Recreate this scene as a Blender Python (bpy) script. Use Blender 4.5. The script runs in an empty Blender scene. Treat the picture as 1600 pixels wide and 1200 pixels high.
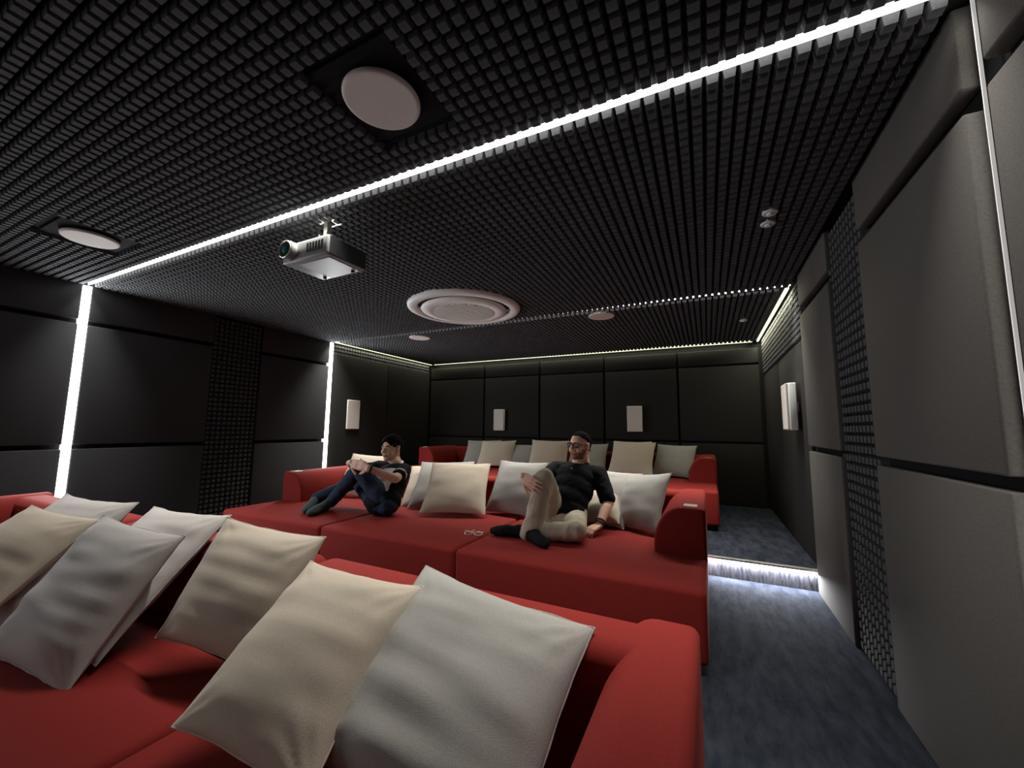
import bpy, bmesh, math, random
from mathutils import Vector, Matrix, noise
random.seed(7)
scene = bpy.context.scene
COL = scene.collection
PI = math.pi

# ------------------------------------------------------------------ camera
CAMZ = 1.0925
cam_d = bpy.data.cameras.new('camera')
cam_d.sensor_width = 36.0
cam_d.lens = 620.2 / 1600.0 * 36.0
cam_d.clip_start = 0.02
cam = bpy.data.objects.new('camera', cam_d)
COL.objects.link(cam)
RM = Matrix(((0.89846, 0.03808, 0.43740), (0.43891, -0.10361, -0.89254), (0.01133, 0.99389, -0.10981)))
cam.matrix_world = Matrix.Translation((0, 0, CAMZ)) @ RM.to_4x4()
scene.camera = cam

# ------------------------------------------------------------------ exposure, world
scene.view_settings.view_transform = 'Standard'
scene.view_settings.look = 'None'
scene.view_settings.gamma = 1.0
scene.view_settings.use_curve_mapping = False
scene.view_settings.exposure = 0.0
world = bpy.data.worlds.new('world')
scene.world = world
world.use_nodes = True
world.node_tree.nodes['Background'].inputs[0].default_value = (0.02, 0.022, 0.025, 1)
world.node_tree.nodes['Background'].inputs[1].default_value = 0.0

# light levels, all in one place
COOL = (1.0, 0.95, 0.88)
WARM = (1.0, 0.95, 0.70)
E_STRIP = [2.0, 31.0, 60.0]     # ceiling strips: in front of the first row, over its back, over the rear step
E_WALL = 24.0
E_STEP = 18.0
E_COVE = 7.0
STRIP_Y = [-1.06, 1.30, 3.68]


def area_light(name, loc, sx, sy, direction, energy, color, spread=PI, parent=None, up=None):
    d = bpy.data.lights.new(name, 'AREA')
    d.shape = 'RECTANGLE'
    d.size = sx
    d.size_y = sy
    d.energy = energy
    d.color = color
    d.spread = spread
    o = bpy.data.objects.new(name, d)
    COL.objects.link(o)
    z = -Vector(direction).normalized()
    x = Vector(up).normalized() if up else Vector((1, 0, 0))
    y = z.cross(x).normalized()
    x = y.cross(z).normalized()
    o.matrix_world = Matrix.Translation(loc) @ Matrix((x, y, z)).transposed().to_4x4()
    if parent:
        o.parent = parent
    return o


# ------------------------------------------------------------------ materials
def mat(name, color, rough=0.8, spec=0.3, sheen=0.0, metal=0.0, emit=None, estr=0.0,
        noise_scale=None, noise_amt=0.15, bump=0.0, bump_scale=400.0, sheen_tint=None, stretch=None, color2=None):
    m = bpy.data.materials.new(name)
    m.use_nodes = True
    nt = m.node_tree
    b = nt.nodes['Principled BSDF']
    b.inputs['Base Color'].default_value = (*color, 1)
    b.inputs['Roughness'].default_value = rough
    b.inputs['Specular IOR Level'].default_value = spec
    b.inputs['Metallic'].default_value = metal
    if sheen:
        b.inputs['Sheen Weight'].default_value = sheen
        b.inputs['Sheen Roughness'].default_value = 0.4
        if sheen_tint:
            b.inputs['Sheen Tint'].default_value = (*sheen_tint, 1)
    if emit:
        b.inputs['Emission Color'].default_value = (*emit, 1)
        b.inputs['Emission Strength'].default_value = estr
    tc = nt.nodes.new('ShaderNodeTexCoord')
    mp = nt.nodes.new('ShaderNodeMapping')
    nt.links.new(tc.outputs['Object'], mp.inputs[0])
    if stretch:
        mp.inputs['Scale'].default_value = stretch
    if noise_scale:
        n = nt.nodes.new('ShaderNodeTexNoise')
        n.inputs['Scale'].default_value = noise_scale
        n.inputs['Detail'].default_value = 6
        n.inputs['Roughness'].default_value = 0.65
        nt.links.new(mp.outputs[0], n.inputs['Vector'])
        r = nt.nodes.new('ShaderNodeValToRGB')
        c2 = color2 or tuple(c * (1 + noise_amt) for c in color)
        c1 = color if color2 else tuple(c * (1 - noise_amt) for c in color)
        r.color_ramp.elements[0].position = 0.36
        r.color_ramp.elements[1].position = 0.64
        r.color_ramp.elements[0].color = (*c1, 1)
        r.color_ramp.elements[1].color = (*c2, 1)
        nt.links.new(n.outputs['Fac'], r.inputs[0])
        nt.links.new(r.outputs[0], b.inputs['Base Color'])
    if bump:
        n2 = nt.nodes.new('ShaderNodeTexNoise')
        n2.inputs['Scale'].default_value = bump_scale
        n2.inputs['Detail'].default_value = 3
        nt.links.new(tc.outputs['Object'], n2.inputs['Vector'])
        bp = nt.nodes.new('ShaderNodeBump')
        bp.inputs['Strength'].default_value = bump
        bp.inputs['Distance'].default_value = 0.002
        nt.links.new(n2.outputs['Fac'], bp.inputs['Height'])
        nt.links.new(bp.outputs[0], b.inputs['Normal'])
    return m


M_FOAM = mat('dark_foam', (0.085, 0.088, 0.092), 0.95, 0.1, noise_scale=40, noise_amt=0.15)
M_BASE = mat('black_backing', (0.012, 0.012, 0.013), 0.95, 0.1)
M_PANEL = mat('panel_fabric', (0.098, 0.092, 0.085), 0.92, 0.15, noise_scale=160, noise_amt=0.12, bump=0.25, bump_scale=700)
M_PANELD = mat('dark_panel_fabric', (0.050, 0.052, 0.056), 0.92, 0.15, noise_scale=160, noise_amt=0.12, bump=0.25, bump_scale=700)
M_PANELB = mat('black_panel_fabric', (0.021, 0.021, 0.0195), 0.9, 0.2, noise_scale=160, noise_amt=0.12, bump=0.25, bump_scale=700)
M_CARPET = mat('navy_carpet', (0.013, 0.016, 0.024), 0.97, 0.05, noise_scale=7.0, stretch=(2.6, 0.8, 2.6),
               color2=(0.032, 0.037, 0.050), bump=1.0, bump_scale=320)
M_RISER = mat('riser_carpet', (0.022, 0.022, 0.027), 0.97, 0.05, noise_scale=26.0, stretch=(3.0, 0.5, 0.35),
              color2=(0.075, 0.075, 0.088), bump=1.0, bump_scale=320)
M_RED = mat('red_upholstery', (0.215, 0.0200, 0.0165), 0.8, 0.12, sheen=0.08, sheen_tint=(1, .25, .2), noise_scale=220, noise_amt=0.08,
            bump=0.3, bump_scale=900)
M_BLACKP = mat('black_plinth', (0.01, 0.01, 0.01), 0.6, 0.3)
M_BEIGE = mat('beige_linen', (0.56, 0.49, 0.40), 0.9, 0.15, noise_scale=300, noise_amt=0.07, bump=0.35, bump_scale=600)
M_GREY = mat('grey_linen', (0.37, 0.36, 0.335), 0.9, 0.15, noise_scale=300, noise_amt=0.07, bump=0.35, bump_scale=600)
M_PALE = mat('pale_grey_linen', (0.50, 0.475, 0.455), 0.9, 0.15, noise_scale=300, noise_amt=0.07, bump=0.35, bump_scale=600)
M_DGREY = mat('mid_grey_linen', (0.33, 0.32, 0.30), 0.9, 0.15, noise_scale=300, noise_amt=0.07, bump=0.35, bump_scale=600)
M_WHITE = mat('white_plastic', (0.82, 0.86, 0.81), 0.5, 0.4, noise_scale=60, noise_amt=0.02)
M_WCLOTH = mat('white_grille_cloth', (0.66, 0.63, 0.58), 0.8, 0.2, noise_scale=200, noise_amt=0.04, bump=0.3, bump_scale=900)
M_SLOT = mat('dark_slot', (0.01, 0.01, 0.014), 0.5, 0.3)
M_STEEL = mat('brushed_steel', (0.75, 0.72, 0.66), 0.35, 0.5, metal=0.9, noise_scale=90, noise_amt=0.05)
M_LEDW = mat('led_diffuser', (0.9, 0.9, 0.9), 0.4, emit=(1.0, 0.97, 0.92), estr=7.0)
M_LEDD = mat('dim_led_diffuser', (0.8, 0.8, 0.8), 0.4, emit=(1.0, 0.97, 0.92), estr=.32)
M_LEDY = mat('warm_led_diffuser', (0.9, 0.9, 0.8), 0.4, emit=(0.95, 1.0, 0.62), estr=1.6)
M_PROJ = mat('projector_grey', (0.26, 0.27, 0.27), 0.4, 0.5, noise_scale=50, noise_amt=0.03)
M_PROJD = mat('projector_dark', (0.018, 0.02, 0.022), 0.5, 0.4, noise_scale=50, noise_amt=0.03)
M_LENS = mat('lens_glass', (0.02, 0.25, 0.26), 0.05, 1.0, emit=(0.1, 0.8, 0.8), estr=0.0)
M_SKIN = mat('skin', (0.78, 0.49, 0.36), 0.55, 0.3, noise_scale=30, noise_amt=0.06)
M_HAIR = mat('black_hair', (0.007, 0.006, 0.006), 0.95, 0.05, noise_scale=200, noise_amt=0.4, bump=0.6, bump_scale=300)
M_BEARD = mat('stubble_beard', (0.26, 0.14, 0.10), 0.8, 0.2, noise_scale=500, noise_amt=0.5)
M_LIPS = mat('lips', (0.33, 0.11, 0.09), 0.5, 0.3)
M_EYEW = mat('eye_white', (0.7, 0.68, 0.65), 0.2, 0.5)
M_EYED = mat('iris_dark', (0.02, 0.012, 0.008), 0.2, 0.5)
M_BSHIRT = mat('black_jersey', (0.006, 0.006, 0.009), 0.85, 0.15, noise_scale=120, noise_amt=0.1)
M_WSHIRT = mat('white_jersey', (0.72, 0.68, 0.68), 0.8, 0.2, noise_scale=120, noise_amt=0.05)
M_DENIM = mat('blue_denim', (0.022, 0.036, 0.070), 0.85, 0.2, noise_scale=150, noise_amt=0.25, bump=0.3, bump_scale=700)
M_CHINO = mat('beige_chino', (0.52, 0.46, 0.36), 0.85, 0.2, noise_scale=150, noise_amt=0.05)
M_SOCKG = mat('green_grey_sock', (0.060, 0.085, 0.082), 0.9, 0.1, noise_scale=200, noise_amt=0.2)
M_SOCKB = mat('black_sock', (0.010, 0.010, 0.011), 0.9, 0.1, noise_scale=200, noise_amt=0.2)
M_STRAP = mat('navy_strap', (0.03, 0.035, 0.08), 0.5, 0.4)
M_GLASSF = mat('black_acetate', (0.008, 0.007, 0.007), 0.2, 0.6)
M_GLASSL = mat('smoked_lens', (0.14, 0.065, 0.042), 0.5, 0.2)


# ------------------------------------------------------------------ helpers
def link(name, bm_or_me, material=None, parent=None, smooth=False, loc=None):
    if isinstance(bm_or_me, bmesh.types.BMesh):
        me = bpy.data.meshes.new(name)
        bm_or_me.to_mesh(me)
        bm_or_me.free()
    else:
        me = bm_or_me
    if material is not None and len(me.materials) == 0:
        me.materials.append(material)
    if smooth:
        for p in me.polygons:
            p.use_smooth = True
    o = bpy.data.objects.new(name, me)
    COL.objects.link(o)
    if parent is not None:
        o.parent = parent
    if loc is not None:
        o.location = loc
    return o


def tag(o, label=None, cat=None, group=None, kind=None):
    if label: o['label'] = label
    if cat: o['category'] = cat
    if group: o['group'] = group
    if kind: o['kind'] = kind
    return o


def empty(name, loc, label, cat, group=None, rz=0.0):
    o = bpy.data.objects.new(name, None)
    COL.objects.link(o)
    o.empty_display_size = 0.1
    o.location = loc
    o.rotation_euler = (0, 0, rz)
    return tag(o, label, cat, group)


def add_box(bm, x0, x1, y0, y1, z0, z1, bev=0.0, seg=3):
    g = bmesh.ops.create_cube(bm, size=1.0)
    vs = g['verts']
    for v in vs:
        v.co = Vector((x0 + (v.co.x + .5) * (x1 - x0), y0 + (v.co.y + .5) * (y1 - y0), z0 + (v.co.z + .5) * (z1 - z0)))
    if bev > 0:
        es = list({e for v in vs for e in v.link_edges})
        bmesh.ops.bevel(bm, geom=es, offset=bev, segments=seg, profile=0.5, affect='EDGES', clamp_overlap=True)


def box(name, x0, x1, y0, y1, z0, z1, m, parent=None, bev=0.0, seg=3, origin=None):
    bm = bmesh.new()
    o = origin or (0, 0, 0)
    add_box(bm, x0 - o[0], x1 - o[0], y0 - o[1], y1 - o[1], z0 - o[2], z1 - o[2], bev, seg)
    return link(name, bm, m, parent, smooth=bev > 0.004, loc=origin)


def add_cyl(bm, c, axis, r, h, n=32, r2=None, bev=0.0):
    ax = Vector(axis).normalized()
    q = Vector((0, 0, 1)).rotation_difference(ax).to_matrix().to_4x4()
    g = bmesh.ops.create_cone(bm, cap_ends=True, segments=n, radius1=r, radius2=r if r2 is None else r2, depth=h,
                              matrix=Matrix.Translation(c) @ q)
    if bev:
        es = [e for e in {e for v in g['verts'] for e in v.link_edges} if len(e.link_faces) == 2 and
              any(len(f.verts) > 4 for f in e.link_faces)]
        bmesh.ops.bevel(bm, geom=es, offset=bev, segments=2, affect='EDGES')


def lathe(profile, c, n=48, flip=False):
    """profile: list of (r, z); axis +Z through c"""
    bm = bmesh.new()
    rings = []
    for r, z in profile:
        if r < 1e-6:
            rings.append([bm.verts.new((c[0], c[1], c[2] + z))])
        else:
            rings.append([bm.verts.new((c[0] + r * math.cos(2 * PI * i / n), c[1] + r * math.sin(2 * PI * i / n), c[2] + z)) for i in range(n)])
    for a, b in zip(rings, rings[1:]):
        for i in range(n):
            j = (i + 1) % n
            if len(a) == 1 and len(b) > 1: bm.faces.new((a[0], b[i], b[j]))
            elif len(b) == 1 and len(a) > 1: bm.faces.new((a[i], a[j], b[0]))
            elif len(a) > 1: bm.faces.new((a[i], a[j], b[j], b[i]))
    bmesh.ops.recalc_face_normals(bm, faces=bm.faces)
    return bm


def tube_mesh(bm, pts, r, n=6, closed=False):
    pts = [Vector(p) for p in pts]
    N = len(pts)
    rings = []
    prev = None
    for i, p in enumerate(pts):
        a = pts[(i - 1) % N] if (closed or i > 0) else p
        b = pts[(i + 1) % N] if (closed or i < N - 1) else p
        t = (b - a).normalized()
        if prev is None:
            u = t.orthogonal().normalized()
        else:
            u = (prev - t * prev.dot(t)).normalized()
        prev = u
        w = t.cross(u)
        rings.append([bm.verts.new(p + r * (math.cos(2 * PI * k / n) * u + math.sin(2 * PI * k / n) * w)) for k in range(n)])
    for i in range(N if closed else N - 1):
        a, b = rings[i], rings[(i + 1) % N]
        for k in range(n):
            bm.faces.new((a[k], a[(k + 1) % n], b[(k + 1) % n], b[k]))
    if not closed:
        bm.faces.new(rings[0][::-1]); bm.faces.new(rings[-1])


# ------------------------------------------------------------------ the room
XL, XR = -4.53, 0.638          # faces of the wall panels
WL, WR = -4.58, 0.686          # the walls behind them
YF, YB = -3.4, 5.90
ZC = 2.2425                    # ceiling backing
ZT = 2.212                     # tips of the foam blocks
STEP_Y, STEP_H = 3.50, 0.145
PITCH = 0.0489

floor = box('floor', WL - .02, WR + .02, YF, STEP_Y, -0.08, 0.0, M_CARPET)
tag(floor, 'navy grey patterned carpet of the lower aisle and front rows', kind='structure')
plat = box('trim_1', WL - .02, WR + .02, STEP_Y, YB, -0.08, STEP_H, M_CARPET)
tag(plat, 'raised carpeted platform under the rear sofa', kind='structure')
riser = box('riser_carpet', WL, WR, STEP_Y - .006, STEP_Y - .0005, 0.0, STEP_H - .018, M_RISER, plat)
ceiling = box('ceiling', WL - .02, WR + .02, YF, YB + .05, ZC, ZC + .06, M_BASE)
tag(ceiling, 'black ceiling lined with square dark foam blocks', kind='structure')
wall_right = box('wall_right', WR, WR + .08, YF, YB, -.08, ZC, M_BASE)
tag(wall_right, 'right wall with taupe acoustic panels and dark foam between them', kind='structure')
wall_left = box('wall_left', WL - .08, WL, YF, YB, -.08, ZC, M_BASE)
tag(wall_left, 'left wall with dark acoustic panels split by glowing light lines', kind='structure')
wall_back = box('wall_back', WL - .08, WR + .08, YB, YB + .08, -.08, ZC, M_BASE)
tag(wall_back, 'black panelled rear wall behind the last sofa', kind='structure')
wall_front = box('wall_front', WL - .08, WR + .08, YF - .08, YF, -.08, ZC, M_BASE)
tag(wall_front, kind='structure')

# step lighting under the nosing
nosing = box('nosing', WL + .02, WR - .002, STEP_Y - .030, STEP_Y + .004, STEP_H - .014, STEP_H + .003, M_STEEL, plat, bev=.002)
ledbar = box('light_strip', -3.9, WR - .004, STEP_Y - .0315, STEP_Y - .010, STEP_H - .024, STEP_H - .0145, M_LEDW, plat)
area_light('step_lamp', (-1.60, STEP_Y - .018, STEP_H - .025), 4.5, .014, (0, -.6, -1), E_STEP * 8, (0.93, 0.95, 1.0), parent=None)

# wall panels -------------------------------------------------------------
def panels(wall, x0, x1, groups, rows, m):
    for (a, b) in groups:
        for (c, d) in rows:
            box('acoustic_panel', x0, x1, a, b, c, d, m, wall, bev=.007, seg=2)

rowsR = [(0.0, .955), (.990, 1.930), (1.995, ZC - .004)]
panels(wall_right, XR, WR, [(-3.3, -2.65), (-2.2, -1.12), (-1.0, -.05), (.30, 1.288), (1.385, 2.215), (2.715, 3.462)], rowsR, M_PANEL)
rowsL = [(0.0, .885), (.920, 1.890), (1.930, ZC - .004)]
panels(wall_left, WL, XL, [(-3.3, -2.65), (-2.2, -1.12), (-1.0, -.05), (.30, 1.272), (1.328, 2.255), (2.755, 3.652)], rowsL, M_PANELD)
for (a, b) in [(-4.53, -3.40), (-3.385, -2.385), (-2.37, -1.355), (-1.34, -.345), (-.33, .63)]:
    for (c, d) in [(STEP_H, .92), (.945, 1.93), (1.955, 2.15)]:
        box('acoustic_panel', a + .006, b - .006, YB - .05, YB, c, d, M_PANELB, wall_back, bev=.010)
for (a, b) in [(3.50, 4.70), (4.71, YB - .055)]:
    box('acoustic_panel', WR - .022, WR, a, b, STEP_H, ZC - .46, M_PANELB, wall_right, bev=.006)
for (a, b) in [(3.72, 4.78), (4.79, YB - .055)]:
    box('acoustic_panel', WL, WL + .03, a, b, STEP_H, ZC - .17, M_PANELB, wall_left, bev=.006)

# foam blocks ----------------------------------------------------------------
def block_mesh(dr=.030):
    a, b = PITCH * .40, PITCH * .30
    vs = [(-a, -a, 0), (a, -a, 0), (a, a, 0), (-a, a, 0), (-b, -b, -dr), (b, -b, -dr), (b, b, -dr), (-b, b, -dr)]
    fs = [(4, 7, 6, 5), (0, 4, 5, 1), (1, 5, 6, 2), (2, 6, 7, 3), (3, 7, 4, 0)]
    return vs, fs

BV, BF = block_mesh()
B_ME = bpy.data.meshes.new('foam_block')
B_ME.from_pydata(BV, [], BF)
B_ME.materials.append(M_FOAM)
RT = RM.transposed()


def view(p):
    c = RT @ (Vector(p) - Vector((0, 0, CAMZ)))
    if c.z > -.05: return None
    u, v = 800 - 620.2 * c.x / c.z, 600 + 620.2 * c.y / c.z
    if -10 < u < 1610 and -10 < v < 1210: return c.length
    return None


def foam(parent, centres, xf, keep=300, vis=view):
    """centres: points on the backing; xf: 3x3 matrix turning local -Z into the direction the blocks point"""
    ranked = sorted(((vis(p) if vis(p) else 1e6), i) for i, p in enumerate(centres))
    near = {i for d, i in ranked[:keep] if d < 1e5}
    verts, faces = [], []
    rot = xf.to_4x4()
    for i, p in enumerate(centres):
        if i in near:
            o = bpy.data.objects.new('foam_block', B_ME)
            COL.objects.link(o)
            o.matrix_world = Matrix.Translation(p) @ rot
            o.parent = parent
        else:
            n = len(verts)
            verts += [(Vector(p) + xf @ Vector(v))[:] for v in BV]
            faces += [tuple(n + k for k in f) for f in BF]
    me = bpy.data.meshes.new('foam_blocks')
    me.from_pydata(verts, [], faces)
    o = link('foam_blocks', me, M_FOAM, parent)
    o['kind'] = 'stuff'
    return o


SPK = [(-.970, .930), (-3.350, .945), (-3.220, 3.905), (-.905, 3.860)]
PLATES = [SPK[0], SPK[1]]
cent = []
nx = int((XR - XL) / PITCH)
ox = XL + ((XR - XL) - nx * PITCH) / 2 + PITCH / 2
j0 = int((YF - 1.30) / PITCH)
for j in range(j0, int((YB - 1.30) / PITCH)):
    y = 1.30 + j * PITCH
    if any(abs(y - s) < .030 for s in STRIP_Y): continue
    if y < YF + .03 or y > YB - .125: continue
    for i in range(nx):
        x = ox + i * PITCH
        if y > 3.70 and (x > .56 or x < -4.46): continue
        if any(abs(x - p[0]) < .185 and abs(y - p[1]) < .185 for p in PLATES): continue
        if (x + 2.02) ** 2 + (y - 3.08) ** 2 < .50 ** 2: continue
        cent.append((x, y, ZC))
foam(ceiling, cent, Matrix.Identity(3))
# right wall: vertical strip between the panels, and the whole wall behind the rear light line
cr = []
k0 = int(ZC / PITCH)
for k in range(k0):
    z = .03 + k * PITCH
    for i in range(11):
        cr.append((WR, 2.24 + i * PITCH, z))
rotR = Matrix(((0, 0, 1), (0, 1, 0), (-1, 0, 0)))       # local -Z -> -X
foam(wall_right, cr, rotR, keep=300)
cr = []
for k in range(9):
    z = ZC - .03 - k * PITCH
    for i in range(int((YB - .06 - 3.50) / PITCH)):
        cr.append((WR, 3.53 + i * PITCH, z))
    for i in range(9):
        cr.append((WR, -.02 + i * PITCH * .7, z)) if False else None
foam(wall_right, cr, rotR, keep=0)
rotL = Matrix(((0, 0, -1), (0, 1, 0), (1, 0, 0)))
cl = []
for k in range(k0):
    z = .03 + k * PITCH
    for i in range(10):
        cl.append((WL, 2.285 + i * PITCH, z))
    if k > k0 - 4:
        for i in range(int((YB - .06 - 3.72) / PITCH)):
            cl.append((WL, 3.735 + i * PITCH, z))
foam(wall_left, cl, rotL, keep=0)

# light lines -----------------------------------------------------------------
grpC = 'light lines across the ceiling'
labC = ['white light line across the ceiling in front of the first sofa',
        'bright white light line crossing the whole ceiling beside the projector',
        'thin light line glinting between foam blocks behind the round air conditioner']
for k, (y, e) in enumerate(zip(STRIP_Y, E_STRIP)):
    hw, dz = ((.0055, .009), (.0055, .009), (.004, .021))[k]
    o = box('light_strip', XL + .01, XR - .005, y - hw, y + hw, ZT + dz, ZC, M_LEDW, origin=((XL + XR) / 2, y, ZC))
    tag(o, labC[k], 'light strip', grpC)
    area_light('ceiling_lamp', ((XL + XR) / 2, y, ZT + dz - .002), 5.1, hw * 2, (0, 0, -1), e, COOL, spread=math.radians((70, 70, 86)[k]))
labL = ['white light line down the left wall in front of the first sofa',
        'broad bright vertical light line on the left wall above the front cushions',
        'thin bright vertical light line on the left wall above the red armrest']
labR = ['white light line down the right wall in front of the first sofa',
        'thin white vertical light line between the right wall panels', 'light line on the right wall at the step edge']
for k, y in enumerate(STRIP_Y):
    o = box('light_strip', WL, XL + .004, y - .024, y + .024, .02, ZT, M_LEDW, origin=(WL, y, 0.02))
    tag(o, labL[k], 'light strip', 'light lines down the left wall')
    area_light('wall_lamp', (XL + .006, y, 1.2), 2.0, .03, (1, 0, 0), E_WALL, (0.93, 0.96, 1.0), spread=math.radians(170), up=(0, 0, 1))
    if k < 2:
        o = box('light_strip', XR + .003, XR + .010, y + .006, y + .0095, .02, ZT, M_LEDD, origin=(WR, y, 0.02))
        tag(o, labR[k], 'light strip', 'light lines down the right wall')
        area_light('wall_lamp', (WR - .003, y + .050, 1.2), 2.0, .03, (-1, 0, 0), E_WALL * .04, COOL, spread=math.radians(150), up=(0, 0, 1))
# perimeter cove of the rear bay
def cove(x0, x1, y0, y1, label):
    o = box('light_strip', x0, x1, y0, y1, ZC - .022, ZC, M_LEDY, origin=((x0 + x1) / 2, (y0 + y1) / 2, ZC))
    return tag(o, label, 'light strip', 'warm light lines around the rear ceiling')
cove(-4.45, .56, YB - .075, YB - .055, 'warm light line glowing above the rear wall panels')
cove(.610, .630, 3.72, YB - .06, 'warm light line between ceiling and right wall behind the step')
cove(-4.525, -4.505, 3.72, YB - .06, 'warm light line between ceiling and left wall beside the rear sofa')
area_light('cove_lamp', (-1.95, YB - .062, ZC - .026), 4.9, .02, (0, .1, -1), E_COVE * 1.3, WARM)
area_light('cove_lamp', (.620, 4.8, ZC - .026), 2.1, .02, (.25, 0, -1), E_COVE * 1.9, WARM, up=(0, 1, 0))
area_light('cove_lamp', (-4.515, 4.8, ZC - .026), 2.1, .02, (-.25, 0, -1), E_COVE * .5, WARM, up=(0, 1, 0))

# ------------------------------------------------------------------ ceiling fittings
t = empty('ceiling_speaker_plate', (0, 0, 0), 'x', 'x') if False else None
spk_lab = ['large round white ceiling speaker on a black square above the light line',
           'round white ceiling speaker at the left in the dark foam',
           'small looking round white ceiling speaker left of the rear light line',
           'round white ceiling speaker behind the air conditioner at the right']
for k, (x, y) in enumerate(SPK):
    e = empty('ceiling_speaker', (x, y, ZC), spk_lab[k], 'speaker', 'round in-ceiling speakers')
    zt = ZT - ZC - .008
    bm = lathe([(.0, zt), (.118, zt), (.124, zt + .001), (.128, zt + .004), (.130, zt + .008), (.130, zt + .014), (.122, zt + .014)], (0, 0, 0), 56)
    link('grille', bm, M_WCLOTH, e, smooth=False)
    link('housing', lathe([(.118, zt + .012), (.118, 0)], (0, 0, 0), 40), M_BLACKP, e)
    if k < 2:
        box('mounting_plate', -.170, .170, -.170, .170, -.012, -.002, M_BASE, e, bev=.002)
for k, (x, y, r, lab) in enumerate([(.374, 4.59, .036, 'tiny white round ceiling detector over the rear aisle'),
                                    (.334, 2.32, .036, 'small pale ceiling disc in the dark corner, upper of two'),
                                    (.340, 2.447, .036, 'small pale ceiling disc in the dark corner, lower of two')]):
    e = empty('ceiling_detector', (x, y, ZC), lab, 'detector', 'small round ceiling discs')
    link('base', lathe([(r, 0), (r, -.034), (r * .9, -.038), (0, -.038)], (0, 0, 0), 24), M_WHITE, e)
    link('sensor', lathe([(r * .45, -.037), (r * .4, -.046), (0, -.048)], (0, 0, 0), 20), M_WHITE, e)

# round ceiling air conditioner
ac = empty('air_conditioner', (-2.02, 3.08, ZC), 'large round white ceiling air conditioner with ribbed centre grille', 'air conditioner')
link('ring_panel', lathe([(.430, -.005), (.433, -.048), (.444, -.060), (.500, -.056), (.522, -.046), (.528, -.030), (.525, 0)], (0, 0, 0), 96), M_WHITE, ac, smooth=True)
link('air_slot', lathe([(.432, -.030), (.300, -.012)], (0, 0, 0), 72), M_SLOT, ac)
link('centre_disc', lathe([(.360, -.030), (.396, -.046), (.400, -.058), (.394, -.066), (.290, -.078), (.282, -.066), (0, -.066)], (0, 0, 0), 96), M_WHITE, ac, smooth=True)
for i in range(-9, 10):
    x = i * .030
    h = math.sqrt(max(0, .280 ** 2 - x * x))
    if h > .03:
        box('grille_slat', x - .008, x + .008, -h, h, -.082, -.065, M_WHITE, ac)
for i in range(4):
    a = i * PI / 2 + .5
    bm = bmesh.new()
    add_box(bm, .398, .434, -.014, .014, -.045, -.012)
    bmesh.ops.rotate(bm, verts=bm.verts, matrix=Matrix.Rotation(a, 3, 'Z'))
    link('slot_bracket', bm, M_WHITE, ac)

# wall speakers ----------------------------------------------------------------
def wall_speaker(loc, rz, w, h, d, label):
    e = empty('wall_speaker', loc, label, 'speaker', 'slim white wall speakers', rz)
    box('cabinet', -w / 2, w / 2, -d * .75, 0, 0, h, M_WHITE, e, bev=.006)
    box('grille', -w / 2 + .004, w / 2 - .004, -d, -d * .72, .004, h - .004, M_WCLOTH, e, bev=.004)
    box('bracket', -.03, .03, -.001, .022, h * .4, h * .6, M_STEEL, e)

wall_speaker((-3.072, YB - .072, 1.048), 0, .19, .345, .05, 'white wall speaker on the rear wall, left of the pair')
wall_speaker((-.913, YB - .072, 1.058), 0, .205, .36, .05, 'white wall speaker on the rear wall behind the man in glasses')
wall_speaker((WL + .055, 4.09, 1.05), PI / 2, .22, .41, .025, 'white wall speaker on the left wall above the seated man in jeans')
wall_speaker((WR - .050, 3.85, 1.10), -PI / 2, .22, .37, .07, 'white wall speaker on the dark right wall behind the taupe panel')

# projector -----------------------------------------------------------------------
pj = empty('projector', (-1.855, 1.432, 1.955), 'grey ceiling projector with teal lens hanging on a steel bracket', 'projector')
box('body', -.175, .175, -.13, .13, 0, .105, M_PROJ, pj, bev=.012)
box('side_cover', .172, .179, -.118, .118, .004, .100, M_PROJD, pj, bev=.003)
box('side_cover', -.179, -.172, -.118, .118, .004, .100, M_PROJD, pj, bev=.003)
box('bottom_hatch', -.09, .150, -.095, .110, -.004, .004, M_PROJ, pj, bev=.003)
bm = bmesh.new(); add_cyl(bm, (-.105, -.140, .058), (0, 1, 0), .052, .05, 40, bev=.004)
lh = link('lens_housing', bm, M_PROJ, pj, smooth=False)
bm = bmesh.new()
tube_mesh(bm, [(-.105 + .044 * math.cos(a * PI / 16), -.166, .058 + .044 * math.sin(a * PI / 16)) for a in range(32)], .005, 8, True)
link('lens_ring', bm, M_STEEL, pj, smooth=True)
bm = bmesh.new(); add_cyl(bm, (-.105, -.164, .058), (0, 1, 0), .038, .006, 32)
link('lens_barrel', bm, M_SLOT, pj)
bm = bmesh.new(); bmesh.ops.create_uvsphere(bm, u_segments=20, v_segments=12, radius=.022)
for v in bm.verts: v.co = Vector((-.105 + v.co.x, -.167 + v.co.y * .35, .058 + v.co.z))
link('lens', bm, M_LENS, pj, smooth=True)
for sx in (-.14, .14):
    bm = bmesh.new(); add_cyl(bm, (sx * .8, .09, -.008), (0, 0, 1), .010, .012, 14)
    link('foot', bm, M_SLOT, pj)
for i in range(6):
    box('vent_slat', .02 + i * .022, .032 + i * .022, -.1335, -.129, .03, .08, M_PROJD, pj)
bm = bmesh.new()
add_box(bm, -.055, .055, -.045, .045, .105, .112)
add_box(bm, -.014, .014, -.014, .014, .11, .265)
add_box(bm, -.06, .06, -.05, .05, .262, .275, .002)
for sx in (-1, 1):
    add_box(bm, sx * .028 - .003, sx * .028 + .003, -.03, .03, .112, .185)
    add_box(bm, sx * .040 - .014, sx * .040 + .014, -.012, .012, .150, .176)
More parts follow.
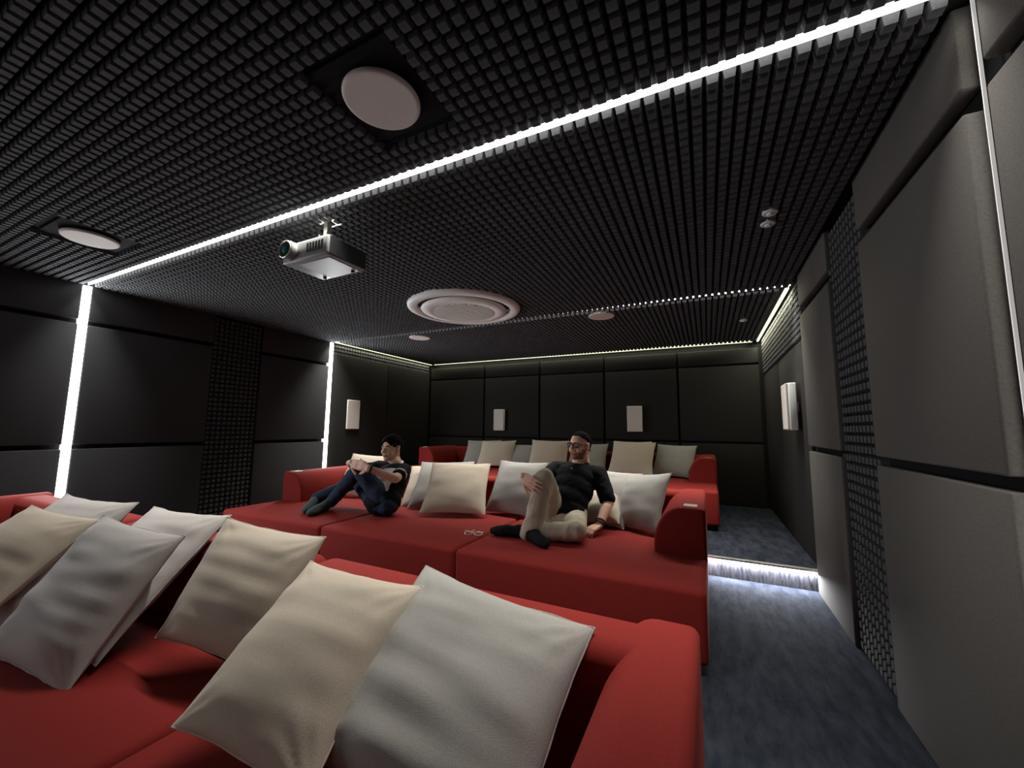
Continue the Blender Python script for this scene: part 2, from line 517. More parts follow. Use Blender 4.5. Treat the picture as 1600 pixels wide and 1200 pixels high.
br = link('mounting_bracket', bm, M_STEEL, pj)

# ------------------------------------------------------------------ sofas
def slab(bm, x0, x1, y0, y1, z0, z1, r, crown=0.0, nx=14, ny=14):
    """upholstered block with a softly crowned top"""
    add_box(bm, x0, x1, y0, y1, z0, z1, r, 5)


def arm_profile(w, h, side):
    """side=+1: outer face at x=w. returns outline in (x,z), inner edge at x=0"""
    pts = [(0.0, 0.0)]
    R, Q = w * .58, h * .78
    for k in range(13):
        a = PI - k * PI / 2 / 12
        pts.append((R + R * math.cos(a), h - Q + Q * math.sin(a)))
    r = .022
    for k in range(6):
        a = PI / 2 - k * PI / 2 / 5
        pts.append((w - r + r * math.cos(a), h - r + r * math.sin(a)))
    pts.append((w, 0.0))
    if side < 0:
        pts = [(w - x, z) for x, z in pts][::-1]
    return pts


def extrude_profile(pts, x0, y0, y1, z0, bev=.018):
    bm = bmesh.new()
    a = [bm.verts.new((x0 + x, y0, z0 + z)) for x, z in pts]
    b = [bm.verts.new((x0 + x, y1, z0 + z)) for x, z in pts]
    n = len(pts)
    f1 = bm.faces.new(a); f2 = bm.faces.new(b[::-1])
    for i in range(n):
        j = (i + 1) % n
        bm.faces.new((a[j], a[i], b[i], b[j]))
    bmesh.ops.recalc_face_normals(bm, faces=bm.faces)
    es = [e for e in f1.edges]
    bmesh.ops.bevel(bm, geom=es, offset=bev, segments=4, profile=.5, affect='EDGES')
    return bm


def soften(o, width=.0):
    for p in o.data.polygons: p.use_smooth = True
    return o


def sofa(label, x0, x1, yf, yr, z, seams, arm_y, arm_w=.285, seat=.368, top=.632):
    e = empty('sofa', ((x0 + x1) / 2, (yf + yr) / 2, z), label, 'sofa', 'long red sofas in three rows')
    cx, cy = (x0 + x1) / 2, (yf + yr) / 2
    X = [x0] + seams + [x1]
    def B(name, a, b, c, d, zl, zh, m, bev, seg=4):
        return box(name, a - cx, b - cx, c - cy, d - cy, zl, zh, m, e, bev=bev, seg=seg)
    B('plinth', x0 + .05, x1 - .05, yf + .05, yr - .05, 0.0, .06, M_BLACKP, 0)
    for a, b in zip(X, X[1:]):
        B('seat', a + .003, b - .003, yf, yr - .17, .045, seat, M_RED, .028, 5)
        B('backrest', a + .003, b - .003, yr - .172, yr, .045, top, M_RED, .050, 6)
    h = top - seat + .02 + .006
    for side, xa in ((1, x1 - arm_w), (-1, x0)):
        bm = extrude_profile(arm_profile(arm_w, h, side), xa - cx, arm_y - cy, yr - .01 - cy, seat - .02)
        o = link('armrest', bm, M_RED, e)
        for p in o.data.polygons: p.use_smooth = True
        o.data.set_sharp_from_angle(angle=math.radians(50))
        # small steel control plate let into the arm top
        px = xa - cx + (arm_w * .72 if side > 0 else arm_w * .28)
        pl = box('control_plate', px - .038, px + .038, arm_y - cy + .045, arm_y - cy + .125, seat - .02 + h - .002, seat - .02 + h + .004, M_STEEL, o, bev=.0015)
        bm2 = bmesh.new(); add_cyl(bm2, (px - .015, arm_y - cy + .085, seat - .02 + h + .005), (0, 0, 1), .008, .004, 14)
    return e


sofa('nearest long red sofa, in front of the camera, heaped with large cushions', -3.78, -.032, -.37, 1.03, 0, [-2.38, -1.185], .06, top=.652, arm_w=.205)
sofa('middle red sofa with two men sitting on it', -3.78, -.028, 2.065, 3.455, 0, [-2.555, -1.385], 2.60)
sofa('rear red sofa on the raised platform by the back wall', -4.02, .078, 4.30, 5.76, STEP_H, [-2.70, -1.35], 4.95)

# ------------------------------------------------------------------ cushions
def cushion_mesh(s, seed, N=30, T=.085, wr=1.0):
    s, s2 = s[0], s[-1]
    rnd = random.Random(seed)
    off = Vector((rnd.uniform(0, 50), rnd.uniform(0, 50), rnd.uniform(0, 50)))
    def outline(u, v):
        d = .062
        x = u * (1 - d * (1 - abs(v) ** 2.2) * abs(u))
        y = v * (1 - d * (1 - abs(u) ** 2.2) * abs(v))
        return x * s, y * s2
    def thick(u, v):
        a = max(0, 1 - abs(u) ** 2.4); b = max(0, 1 - abs(v) ** 2.4)
        return T * (a ** .62) * (b ** .62)
    verts, faces = [], []
    idx = {}
    for side in (1, -1):
        for i in range(N + 1):
            for j in range(N + 1):
                u = math.sin((i / N * 2 - 1) * PI / 2 * .97) / math.sin(PI / 2 * .97)
                v = math.sin((j / N * 2 - 1) * PI / 2 * .97) / math.sin(PI / 2 * .97)
                edge = i in (0, N) or j in (0, N)
                if edge and side == -1:
                    idx[(side, i, j)] = idx[(1, i, j)]
                    continue
                x, y = outline(u, v)
                t = thick(u, v)
                corner = (abs(u) * abs(v)) ** 1.5
                p = Vector((x, y, side * 3.1)) + off
                w = noise.noise(p * 9) * .004 + noise.noise(p * 3.2) * .010
                # gathers that run out from each corner
                ang = math.atan2(1.02 - abs(v), 1.02 - abs(u))
                w += math.sin(ang * 15 + seed + noise.noise(p * 4) * 4) * .0045 * corner ** 1.6 * wr * 2.2 * min(1, 4 * (1 - max(abs(u), abs(v))))
                # a few broad sagging folds
                fold = math.sin((x * (rnd_a) + y * rnd_b) * 60 / .5 * .35 + noise.noise(p * 5) * 3) if False else noise.noise(Vector((x * 5, y * 22, side)) + off)
                w += fold * (.010 if N > 30 else .006) * wr * (1 - max(abs(u), abs(v)) ** 6)
                if edge:
                    z = 0
                    x += noise.noise(p * 14) * .004; y += noise.noise(p * 14 + Vector((9, 0, 0))) * .004
                else:
                    z = side * max(.001, t + w * min(1, t / .03))
                idx[(side, i, j)] = len(verts)
                verts.append((x, -z, y))      # normal of the front face looks along -Y, height along Z
        for i in range(N):
            for j in range(N):
                q = [idx[(side, i, j)], idx[(side, i + 1, j)], idx[(side, i + 1, j + 1)], idx[(side, i, j + 1)]]
                faces.append(q if side == 1 else q[::-1])
    me = bpy.data.meshes.new('cushion')
    me.from_pydata(verts, [], faces)
    me.update()
    ring = [idx[(1, i, 0)] for i in range(N)] + [idx[(1, N, j)] for j in range(N)] + [idx[(1, i, N)] for i in range(N, 0, -1)] + [idx[(1, 0, j)] for j in range(N, 0, -1)]
    return me, [Vector(verts[k]) for k in ring]


CUSH = [
    ('A', (-2.470, .676, .554, .154, .706, .014, .262), M_PALE, 'grey front-row cushion peeking out behind the two leftmost ones', 'F'),
    ('B', (-2.400, .570, .582, .325, .814, .124, .203), M_BEIGE, 'front-row cushion at the far left, cut by the photo edge', 'F'),
    ('C', (-1.814, .610, .552, .194, .598, .097, .222), M_PALE, 'large grey front-row cushion leaning at the left with a pinched lower corner', 'F'),
    ('D', (-1.888, .745, .565, .048, .788, -.024, .252), M_PALE, 'grey front-row cushion mostly hidden between two larger ones', 'F'),
    ('E', (-1.294, .785, .602, .160, .500, .066, .218, .180), M_BEIGE, 'beige front-row cushion standing in the middle left', 'F'),
    ('Fc', (-.871, .693, .560, .044, .906, .020, .207), M_BEIGE, 'largest looking beige front cushion in the centre foreground', 'F'),
    ('G', (-.500, .752, .556, .056, .90, .153, .243, .212), M_GREY, 'grey wrinkled front cushion against the red armrest', 'F'),
    ('M0', (-3.246, 3.132, .585, .256, .595, .043, .241), M_BEIGE, 'pale cushion behind the shoulder of the man in jeans', 'M'),
    ('M1c', (-2.390, 3.150, .549, .274, .843, -.114, .249), M_BEIGE, 'beige cushion edge right behind the back of the man in jeans', 'M'),
    ('M1b', (-2.220, 3.090, .572, .298, .795, -.046, .264), M_GREY, 'light grey cushion behind the square beige one on the middle sofa', 'M'),
    ('M2', (-1.950, 2.930, .584, .405, .808, .002, .268), M_BEIGE, 'square beige cushion in the centre of the middle sofa', 'M'),
    ('M3', (-1.482, 3.135, .592, -.101, .556, -.010, .242), M_GREY, 'grey cushion behind the raised knee of the man in glasses', 'M'),
    ('M5', (-.751, 3.230, .565, -.274, .742, .026, .248), M_GREY, 'pale cushion directly behind the man in glasses, top edge showing', 'M'),
    ('M6', (-.482, 3.133, .567, -.531, .584, -.131, .225), M_GREY, 'creased grey cushion by the right armrest of the middle sofa', 'M'),
    ('M7', (-.745, 3.130, .505, -.276, .840, -.169, .160), M_BEIGE, 'small beige cushion at the hip of the man in glasses', 'M'),
    ('B1', (-3.132, 5.375, .710, .294, .839, -.033, .269), M_DGREY, 'leftmost grey cushion on the rear sofa', 'B'),
    ('B2', (-2.842, 5.300, .715, .226, .843, -.049, .267), M_BEIGE, 'beige cushion on the rear sofa under the left wall speaker', 'B'),
    ('B3', (-2.471, 5.421, .684, .125, .934, -.019, .259), M_DGREY, 'grey rear cushion between two beige ones left of the man in glasses', 'B'),
    ('B4', (-1.996, 5.259, .725, .216, .767, .020, .269), M_BEIGE, 'beige rear cushion just left of the head of the man in glasses', 'B'),
    ('B5', (-1.474, 5.361, .708, .093, .824, -.013, .260), M_DGREY, 'grey rear cushion just right of the head of the man in glasses', 'B'),
    ('B6', (-.873, 5.270, .732, -.019, .786, -.003, .270), M_BEIGE, 'rightmost beige cushion of the rear sofa, under the wall speaker', 'B'),
    ('B7', (-.930, 5.503, .730, -.054, .669, -.002, .252), M_BEIGE, 'rear cushion with just its corner above the rightmost beige one', 'B'),
    ('B8', (-.385, 5.396, .713, -.180, .679, .012, .239), M_DGREY, 'rightmost grey cushion on the rear sofa beside its armrest', 'B'),
]
GRP = {'F': 'cushions on the nearest sofa', 'M': 'cushions on the middle sofa', 'B': 'cushions on the rear sofa'}
for k, (nm, (x, y, z, yaw, tilt, roll, *s), m, lab, row) in enumerate(CUSH):
    N = 44 if row == 'F' else 24
    me, ring = cushion_mesh(s, k * 3.7 + 1, N=N, T=.075 if row == 'F' else .062, wr=1.0 if row != 'B' else .4)
    o = link('cushion', me, m, smooth=True)
    M3 = Matrix.Rotation(yaw, 3, 'Z') @ Matrix.Rotation(-tilt, 3, 'X') @ Matrix.Rotation(roll, 3, 'Y')
    o.matrix_world = Matrix.Translation((x, y, z)) @ M3.to_4x4()
    tag(o, lab, 'cushion', GRP[row])
    bm = bmesh.new()
    tube_mesh(bm, ring, .0022 if row == 'F' else .0025, 5, True)
    link('piping', bm, m, o, smooth=True)

# ------------------------------------------------------------------ people
def sphere_at(bm, c, r, u=16, v=10):
    g = bmesh.ops.create_uvsphere(bm, u_segments=u, v_segments=v, radius=1.0)
    if not isinstance(r, (tuple, list)): r = (r, r, r)
    for w in g['verts']:
        w.co = Vector((w.co.x * r[0], w.co.y * r[1], w.co.z * r[2])) + Vector(c)
    return g['verts']


def ell(bm, c, r, R=None, u=24, v=16):
    g = bmesh.ops.create_uvsphere(bm, u_segments=u, v_segments=v, radius=1.0)
    R = R or Matrix.Identity(3)
    for w in g['verts']:
        w.co = R @ Vector((w.co.x * r[0], w.co.y * r[1], w.co.z * r[2])) + Vector(c)


def cap(bm, a, b, ra, rb, n=16):
    """tapered capsule"""
    a, b = Vector(a), Vector(b)
    ell(bm, a, (ra,) * 3, u=n, v=10); ell(bm, b, (rb,) * 3, u=n, v=10)
    d = b - a
    if d.length < 1e-5: return
    q = Vector((0, 0, 1)).rotation_difference(d).to_matrix().to_4x4()
    bmesh.ops.create_cone(bm, cap_ends=True, segments=n, radius1=ra, radius2=rb, depth=d.length,
                          matrix=Matrix.Translation((a + b) / 2) @ q)


def chain(bm, pts, rs):
    for p, q, r1, r2 in zip(pts, pts[1:], rs, rs[1:]):
        cap(bm, p, q, r1, r2)


def voxel(bm, vox, smooth=4, disp=None):
    me = bpy.data.meshes.new('tmp')
    bm.to_mesh(me); bm.free()
    o = bpy.data.objects.new('tmp', me)
    COL.objects.link(o)
    r = o.modifiers.new('r', 'REMESH'); r.mode = 'VOXEL'; r.voxel_size = vox; r.adaptivity = 0
    s = o.modifiers.new('s', 'SMOOTH'); s.factor = .5; s.iterations = smooth
    dg = bpy.context.evaluated_depsgraph_get()
    out = bpy.data.meshes.new_from_object(o.evaluated_get(dg))
    bpy.data.objects.remove(o)
    bpy.data.meshes.remove(me)
    if disp:
        nrm = [v.normal.copy() for v in out.vertices]
        for v, n in zip(out.vertices, nrm):
            v.co += n * disp(v.co)
    out.materials.clear()
    return out


def crease(amp, f=(9, 9, 9), amp2=.0):
    def fn(p):
        q = Vector((p.x * f[0], p.y * f[1], p.z * f[2]))
        w = 1 - abs(noise.noise(q)) * 2.2
        return amp * (w - .6) + amp2 * noise.noise(q * 3)
    return fn


def basis(fwd, up):
    f = Vector(fwd).normalized()
    u = Vector(up); u = (u - f * u.dot(f)).normalized()
    r = f.cross(u)
    return Matrix((r, f, u)).transposed()       # columns: right, forward, up


def head_parts(bm, c, B, s=1.0, hairline=False):
    def P(x, y, z): return Vector(c) + B @ Vector((x, y, z)) * s
    def E(p, r): ell(bm, P(*p), tuple(q * s for q in r), B)
    E((0, -.012, .030), (.074, .094, .084))
    E((0, .020, .004), (.066, .074, .072))
    E((0, .034, -.050), (.052, .056, .056))
    E((0, .066, -.088), (.026, .022, .020))          # chin
    E((.034, .052, -.028), (.026, .034, .030)); E((-.034, .052, -.028), (.026, .034, .030))     # cheeks
    E((0, .078, .028), (.048, .014, .010))           # brow
    cap(bm, P(0, .090, .016), P(0, .112, -.022), .009 * s, .013 * s, 10)
    E((.012, .098, -.028), (.009, .010, .008)); E((-.012, .098, -.028), (.009, .010, .008))
    E((0, .088, -.055), (.022, .012, .011))          # mouth mound
    for sx in (1, -1):
        E((sx * .076, -.004, -.004), (.010, .020, .031))
        E((sx * .080, -.010, .008), (.008, .014, .018))
        E((sx * .048, -.02, -.045), (.020, .04, .03))
    # the neck
    cap(bm, P(0, -.012, -.050), P(0, -.035, -.125), .052 * s, .055 * s)
    return P


def shell(me, name, pred, push, m, parent, noise_amp=0.0, nf=60):
    """a layer grown out of the body's own surface where pred holds"""
    bm = bmesh.new(); bm.from_mesh(me)
    bm.normal_update()
    keep = [f for f in bm.faces if pred(f.calc_center_median())]
    ks = set(keep)
    bmesh.ops.delete(bm, geom=[f for f in bm.faces if f not in ks], context='FACES')
    bm.normal_update()
    nr = {v: v.normal.copy() for v in bm.verts}
    for v in bm.verts:
        edge = any(len(e.link_faces) < 2 for e in v.link_edges)
        k = (.15 if edge else 1.0) * (push(v.co) if callable(push) else push)
        v.co += nr[v] * (k + noise_amp * noise.noise(v.co * nf))
    return link(name, bm, m, parent, smooth=True)


def face_details(P, B, me, person, s=1.0, lids=True):
    for sx in (1, -1):
        bm = bmesh.new(); ell(bm, P(sx * .031, .0795, .008), (.012 * s, .010 * s, .0085 * s), B)
        ey = link('eye', bm, M_EYEW, person, smooth=True)
        bm = bmesh.new(); ell(bm, P(sx * .030, .0885, .008), (.0055 * s, .003 * s, .0055 * s), B)
        link('iris', bm, M_EYED, ey, smooth=True)
        bm = bmesh.new()
        tube_mesh(bm, [P(sx * .013, .092, .026), P(sx * .030, .090, .031), P(sx * .048, .078, .026)], .0035 * s, 6)
        link('eyebrow', bm, M_HAIR, person, smooth=True)
    bm = bmesh.new()
    ell(bm, P(0, .0965, -.052), (.019 * s, .006 * s, .0035 * s), B)
    ell(bm, P(0, .0955, -.060), (.016 * s, .0065 * s, .0042 * s), B)
    link('lips', bm, M_LIPS, person, smooth=True)


def hand(bm, wrist, fwd, palm_n, thumb_side, curl=.5, s=1.0, spread=.10):
    """fwd: towards the fingers, palm_n: direction the palm faces, thumb_side: +-1 along fwd x palm_n"""
    f = Vector(fwd).normalized()
    n = Vector(palm_n); n = (n - f * n.dot(f)).normalized()
    r = f.cross(n) * thumb_side
    w = Vector(wrist)
    K = w + f * .088 * s
    for t in (-.030, -.010, .011, .032):
        cap(bm, w + r * t * .6 * s + f * .015 * s, K + r * t * s - f * .004 * s, .0145 * s, .0115 * s, 10)
    lens = {.032: (.040, .024, .019), .011: (.044, .028, .021), -.010: (.041, .026, .020), -.030: (.032, .019, .017)}
    for t, L in lens.items():
        p = K + r * t * s
        a = curl * .55
        d0 = (f + r * (t / .03) * spread).normalized()
        rr = .0092 if t > -.02 else .0080
        for k, l in enumerate(L):
            ax = d0 * math.cos(a) + n * math.sin(a)
            q = p + ax * l * s
            cap(bm, p, q, rr * s * (1 - .08 * k), rr * s * (.92 - .08 * k), 10)
            p = q; a += curl * .75
    # thumb leaves the side of the palm near its base
    p = w + r * .026 * s + f * .022 * s
    d = (f * .62 + r * .70 + n * .25).normalized()
    for k, l in enumerate((.036, .030, .024)):
        q = p + d * l * s
        cap(bm, p, q, (.0135 - .0015 * k) * s, (.012 - .0015 * k) * s, 10)
        p = q
        d = (d + f * .35 + n * .25 * curl).normalized()


def V(*a): return Vector(a)


def foot_bm(bm, heel, toe, ankle, r=.036):
    h, t, a = Vector(heel), Vector(toe), Vector(ankle)
    chain(bm, [a, h + (t - h) * .12 + V(0, 0, .01)], [.040, .040])
    chain(bm, [h, h.lerp(t, .5) + V(0, 0, .008), h.lerp(t, .85), t], [.036, .037, .034, .024])
    side = (t - h).cross(V(0, 0, 1)).normalized()
    cap(bm, h.lerp(t, .65) + side * .014, h.lerp(t, .93) + side * .012, .030, .022)
    cap(bm, h.lerp(t, .65) - side * .014, h.lerp(t, .9) - side * .016, .030, .022)
    cap(bm, a, h.lerp(t, .6) + V(0, 0, .01), .036, .030)


def torso(bm, pel, neck, lsh, rsh, grow=0.0, belly=1.0):
    pel, neck, lsh, rsh = map(Vector, (pel, neck, lsh, rsh))
    up = (neck - pel).normalized()
    rt = (lsh - rsh).normalized(); rt = (rt - up * rt.dot(up)).normalized()
    fw = up.cross(rt)
    R = Matrix((rt, fw, up)).transposed()
    L = (neck - pel).length
    g = grow
    def at(t, f=0.0): return pel + up * L * t + fw * f
    ell(bm, at(.00), (.155 + g, .115 + g, .11 + g), R)
    ell(bm, at(.22), (.142 + g, (.112 + g) * belly, .13 + g), R)
    ell(bm, at(.50), (.155 + g, .115 + g, .15 + g), R)
    ell(bm, at(.74), (.160 + g, .108 + g, .11 + g), R)
    cap(bm, rsh.lerp(neck, .12), at(.86), .055 + g, .080 + g); cap(bm, lsh.lerp(neck, .12), at(.86), .055 + g, .080 + g)
    cap(bm, rsh, rsh.lerp(neck, .55) - up * .015, .052 + g, .056 + g); cap(bm, lsh, lsh.lerp(neck, .55) - up * .015, .052 + g, .056 + g)
    return R


# --- man in glasses, right of centre on the middle sofa
def man_glasses():
    base = (-.957, 2.80, .368)
    person = empty('person', (0, 0, 0), 'man in black polo shirt, glasses and beige trousers sitting cross-legged, hand on raised knee', 'person')
    pel = V(-.965, 2.885, .485)
    neck = V(-.922, 3.105, .825)
    lsh, rsh = V(-.757, 3.085, .742), V(-1.105, 3.085, .765)
    lel, lwr = V(-.668, 2.985, .560), V(-.695, 2.815, .432)
    rel, rwr = V(-1.215, 2.830, .650), V(-1.164, 2.585, .755)
    lhip, rhip = V(-.885, 2.870, .450), V(-1.045, 2.870, .465)
    rkn, ran = V(-1.020, 2.605, .748), V(-1.050, 2.475, .430)
    lkn, lan = V(-.775, 2.540, .440), V(-1.090, 2.480, .408)
    az = math.radians(-112)
    hc = V(-.911, 3.095, .955)
    B = basis((math.cos(az), math.sin(az), .03), (0.0, .05, 1))
    bm = bmesh.new()
    P = head_parts(bm, hc, B, .97)
    cap(bm, P(0, -.03, -.07), neck, .052, .058)
    torso(bm, pel, neck - V(0, 0, .03), lsh, rsh, -.012)
    chain(bm, [lsh, lel, lwr], [.050, .040, .027])
    cap(bm, lsh.lerp(lel, .3), lel, .048, .041); cap(bm, lel.lerp(lwr, .25), lwr, .040, .027)
    chain(bm, [rsh, rel, rwr], [.050, .040, .027])
    hand(bm, lwr, V(-.40, -.75, -.22), V(-.1, -.2, -1), -1, .75, .98)
    hand(bm, V(-1.150, 2.540, .765), V(.86, -.38, -.42), V(.15, .95, -.20), -1, .30, 1.0, .06)
    cap(bm, rwr, V(-1.150, 2.540, .765), .028, .024)
    me = voxel(bm, .0045, 3)
    me.materials.append(M_SKIN)
    body = link('body', me, None, person, smooth=True)
    inv = B.transposed()
    def loc(p): return inv @ (Vector(p) - hc) / .97
    def hair(p):
        q = loc(p)
        if q.z < -.05 or q.length > .16: return False
        if abs(q.x) > .069 and -.035 < q.y < .02 and q.z < .035: return False
        if q.y > .045: return q.z > .082 - (.012 if abs(q.x) > .045 else 0)
        if q.y > .0: return q.z > .045 + (q.y - .0) * .5
        return q.z > -.03 - min(0, (q.y + .02)) * -.4
    shell(me, 'hair', hair, .0075, M_HAIR, person, .002)
    def beard(p):
        q = loc(p)
        if q.length > .15 or q.z > -.012 or q.z < -.112: return False
        if abs(q.x) > .0725: return False
        if q.y > .086 and -.0665 < q.z < -.045: return False
        if q.y > .05: return (q.z < -.036 and (abs(q.x) < .03 or q.z < -.052))
        return q.y > .008 and q.z < -.026 and q.z > -.105
    shell(me, 'beard', beard, .0016, M_BEARD, person, .0008, 300)
    face_details(P, B, me, person, .97)
    # glasses
    g = bmesh.new()
    for sx in (1, -1):
        pts = []
        for k in range(20):
            a = 2 * PI * k / 20
            ca, sa = math.cos(a), math.sin(a)
            ca, sa = math.copysign(abs(ca) ** .6, ca), math.copysign(abs(sa) ** .6, sa)
            pts.append(P(sx * .034 + .0275 * ca, .1005 - .010 * abs(ca) * (1 if ca * sx > 0 else .2), .006 + .018 * sa + .001))
        tube_mesh(g, pts, .0042, 6, True)
        tube_mesh(g, [P(sx * .060, .088, .012), P(sx * .076, .05, .012), P(sx * .081, .0, .010), P(sx * .078, -.02, -.004)], .0030, 6)
    tube_mesh(g, [P(-.008, .104, .012), P(0, .107, .014), P(.008, .104, .012)], .0032, 6)
    gl = link('glasses', g, M_GLASSF, person, smooth=True)
    for sx in (1, -1):
        bm = bmesh.new(); ell(bm, P(sx * .033, .0965, .006), (.026, .0012, .018), B)
        link('lens', bm, M_GLASSL, gl, smooth=True)
    # polo shirt
    bm = bmesh.new()
    R = torso(bm, pel + V(0, -.012, .0), neck - V(0, 0, .045), lsh, rsh, .010, 1.08)
    chain(bm, [lsh, lsh.lerp(lel, .86)], [.066, .061]); chain(bm, [rsh, rsh.lerp(rel, .90)], [.066, .060])
    cr_ = crease(.003, (9, 9, 14), .002)
    sh = voxel(bm, .007, 3, cr_)
    sh.materials.append(M_BSHIRT)
    shirt = link('polo_shirt', sh, None, person, smooth=True)
    bm = bmesh.new()
    cpts = []
    for k in range(25):
        a = math.radians(-90 + az * 0 + 20 + k * (320 / 24))
        cpts.append(neck + V(0, -.004, .0) + V(.066 * math.cos(a), .062 * math.sin(a) - .004, .010 + .022 * math.sin(a)))
    lo = [neck + (p - neck) * 1.28 + V(0, 0, -.030) for p in cpts]
    ins = [neck + (p - neck) * .95 + V(0, 0, -.012) for p in cpts]
    rings = [[bm.verts.new(p) for p in row] for row in (ins, cpts, lo)]
    for a, b in zip(rings, rings[1:]):
        for k in range(len(a) - 1): bm.faces.new((a[k], a[k + 1], b[k + 1], b[k]))
    bmesh.ops.solidify(bm, geom=bm.faces[:], thickness=.004)
    link('collar', bm, M_BSHIRT, shirt, smooth=True)
    fw = R @ V(0, 1, 0)
    if fw.y > 0: fw = -fw
    for k, tt in enumerate((.80, .68)):
        c = pel.lerp(neck, tt) + fw * .128
        bm = bmesh.new(); ell(bm, c, (.0055, .0035, .0055))
        link('button', bm, M_DGREY, shirt, smooth=True)
    # trousers
    bm = bmesh.new()
    ell(bm, pel - V(0, 0, .010), (.168, .135, .105))
    chain(bm, [rhip, rkn, ran + V(0, 0, .02)], [.094, .070, .064])
    cap(bm, rkn + V(0, 0, -.03), ran + V(0, 0, .03), .068, .067)
    chain(bm, [lhip, lkn, lan], [.082, .066, .054])
    tr = voxel(bm, .007, 4, crease(.007, (10, 10, 7), .003))
    tr.materials.append(M_CHINO)
    link('trousers', tr, None, person, smooth=True)
    for h, tq, a in ((V(-1.060, 2.455, .402), V(-.905, 2.335, .396), ran), (V(-1.130, 2.480, .404), V(-1.330, 2.450, .398), lan)):
        bm = bmesh.new(); foot_bm(bm, h, tq, a)
        sm = voxel(bm, .005, 4); sm.materials.append(M_SOCKB)
        link('sock', sm, None, person, smooth=True)
    # wrist bands
    ax = (lwr - lel).normalized()
    for off, m_, w_ in ((.030, M_STRAP, .010), (.008, M_BLACKP, .007)):
        c = lwr - ax * off
        u = ax.orthogonal().normalized(); w = ax.cross(u)
        bm = bmesh.new()
        tube_mesh(bm, [c + (u * math.cos(a * PI / 10) + w * math.sin(a * PI / 10)) * .031 for a in range(20)], w_ * .6, 8, True)
        link('wristband', bm, m_, person, smooth=True)
    return person


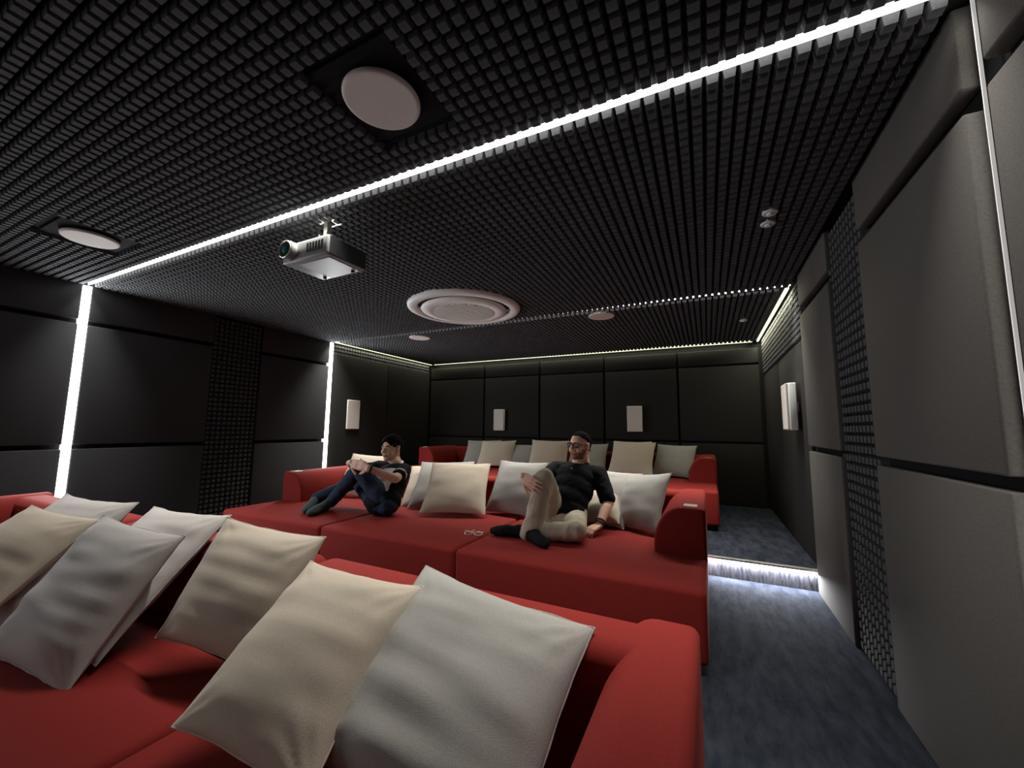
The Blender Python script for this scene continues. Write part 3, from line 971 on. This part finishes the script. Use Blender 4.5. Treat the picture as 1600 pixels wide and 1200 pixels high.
def man_jeans():
    person = empty('person', (0, 0, 0), 'man in black and white sports shirt and jeans clasping his raised knee', 'person')
    pel = V(-2.420, 2.560, .480)
    neck = V(-2.505, 2.775, .765)
    lsh, rsh = V(-2.372, 2.740, .715), V(-2.700, 2.775, .725)
    lel, lwr = V(-2.292, 2.545, .672), V(-2.425, 2.385, .758)
    rel, rwr = V(-2.770, 2.600, .700), V(-2.690, 2.425, .785)
    lhip, rhip = V(-2.350, 2.530, .462), V(-2.500, 2.560, .462)
    lkn, lan = V(-2.625, 2.475, .735), V(-2.950, 2.490, .440)
    rkn, ran = V(-2.870, 2.700, .600), V(-3.150, 2.500, .445)
    az = math.radians(-88)
    hc = V(-2.548, 2.760, .898)
    S_ = .97
    B = basis((math.cos(az), math.sin(az), -.08), (0.03, .02, 1))
    bm = bmesh.new()
    P = head_parts(bm, hc, B, S_)
    cap(bm, P(0, -.03, -.07), neck, .050, .056)
    torso(bm, pel, neck - V(0, 0, .03), lsh, rsh, -.020)
    chain(bm, [lsh, lel, lwr], [.046, .038, .026]); chain(bm, [rsh, rel, rwr], [.046, .038, .026])
    hand(bm, lwr, V(-.85, -.05, .28), V(-.15, .95, -.1), 1, .50, .95, .05)
    cap(bm, rwr, V(-2.640, 2.405, .795), .026, .024)
    hand(bm, V(-2.640, 2.405, .795), V(.90, -.22, -.12), V(.1, .9, -.3), -1, .55, .95, .05)
    me = voxel(bm, .0045, 3)
    me.materials.append(M_SKIN)
    link('body', me, None, person, smooth=True)
    inv = B.transposed()
    def loc(p): return inv @ (Vector(p) - hc) / S_
    def hair(p):
        q = loc(p)
        if q.z < -.075 or q.length > .17: return False
        if abs(q.x) > .069 and -.035 < q.y < .02 and q.z < .030: return False
        if q.y > .045:
            return q.z > .066 - (.034 * min(1, abs(q.x) / .05) ** 1.5)
        if q.y > .0: return q.z > .020
        return q.z > -.060 + (.04 if q.y > -.04 else 0)
    shell(me, 'hair', hair, lambda p: .016, M_HAIR, person, .004, 45)
    face_details(P, B, me, person, S_)
    # sports shirt: black shoulders, back and sleeves, white front
    bm = bmesh.new()
    R = torso(bm, pel + V(0, -.010, 0), neck - V(0, 0, .04), lsh, rsh, .006, 1.0)
    chain(bm, [lsh, lsh.lerp(lel, .62)], [.062, .060]); chain(bm, [rsh, rsh.lerp(rel, .75)], [.062, .056])
    sh = voxel(bm, .007, 3, crease(.005, (8, 8, 11), .003))
    sh.materials.append(M_BSHIRT); sh.materials.append(M_WSHIRT)
    fw = R @ V(0, 1, 0); rt = R @ V(1, 0, 0); up = R @ V(0, 0, 1)
    if fw.y > 0: fw = -fw
    L = (neck - pel).length
    for p in sh.polygons:
        d = p.center - pel
        t_, s_, f_ = d.dot(up) / L, d.dot(rt), d.dot(fw)
        if f_ > -.01 and t_ < .66 and t_ > .03 and s_ * (1 if rt.x > 0 else -1) < .095: p.material_index = 1
        q = p.center - lsh.lerp(lel, .45)
        if abs(q.length - .075) < .02 and q.dot((lel - lsh).normalized()) > .012 and q.dot((lel - lsh).normalized()) < .030 and abs(q.z) < .05: p.material_index = 1
    shirt = link('sports_shirt', sh, None, person, smooth=True)
    bm = bmesh.new()
    tube_mesh(bm, [neck + V(.060 * math.cos(a * PI / 12), .058 * math.sin(a * PI / 12) + .002, .000 + .016 * math.sin(a * PI / 12)) for a in range(24)], .010, 8, True)
    link('collar', bm, M_WSHIRT, shirt, smooth=True)
    # jeans
    bm = bmesh.new()
    ell(bm, pel - V(0, 0, .010), (.150, .125, .100))
    chain(bm, [lhip, lkn, lan], [.088, .066, .050])
    chain(bm, [rhip, rkn, ran], [.088, .066, .052])
    tr = voxel(bm, .007, 4, crease(.006, (10, 10, 8), .003))
    tr.materials.append(M_DENIM)
    link('jeans', tr, None, person, smooth=True)
    for h, tq, a in ((V(-2.965, 2.450, .402), V(-2.880, 2.225, .396), lan), (V(-3.120, 2.440, .412), V(-2.985, 2.270, .400), ran)):
        bm = bmesh.new(); foot_bm(bm, h, tq, a)
        sm = voxel(bm, .005, 4); sm.materials.append(M_SOCKG)
        link('sock', sm, None, person, smooth=True)
    ax = (lwr - lel).normalized()
    c = lwr - ax * .010
    u = ax.orthogonal().normalized(); w = ax.cross(u)
    bm = bmesh.new()
    tube_mesh(bm, [c + (u * math.cos(a * PI / 10) + w * math.sin(a * PI / 10)) * .030 for a in range(20)], .009, 8, True)
    link('watch', bm, M_BLACKP, person, smooth=True)
    return person


man_glasses()
man_jeans()

# ------------------------------------------------------------------ things lying on the middle sofa
ph = empty('eyeglasses', (-1.452, 2.40, .368), 'small folded clear eyeglasses lying on the middle red seat', 'glasses', rz=.25)
bm = bmesh.new()
for sx in (-1, 1):
    tube_mesh(bm, [(sx * .034 + .027 * math.cos(a * PI / 10), -.012 + .016 * math.sin(a * PI / 10), .012 + .008 * math.sin(a * PI / 10)) for a in range(20)], .0025, 6, True)
tube_mesh(bm, [(-.008, 0, .027), (0, -.002, .030), (.008, 0, .027)], .0025, 6)
link('frame', bm, M_STEEL, ph, smooth=True)
bm = bmesh.new(); tube_mesh(bm, [(-.062, 0, .024), (-.06, .012, .020), (.05, .018, .006)], .0025, 6); link('temple', bm, M_STEEL, ph, smooth=True)
bm = bmesh.new(); tube_mesh(bm, [(.062, 0, .024), (.06, .016, .014), (-.05, .026, .005)], .0025, 6); link('temple', bm, M_STEEL, ph, smooth=True)
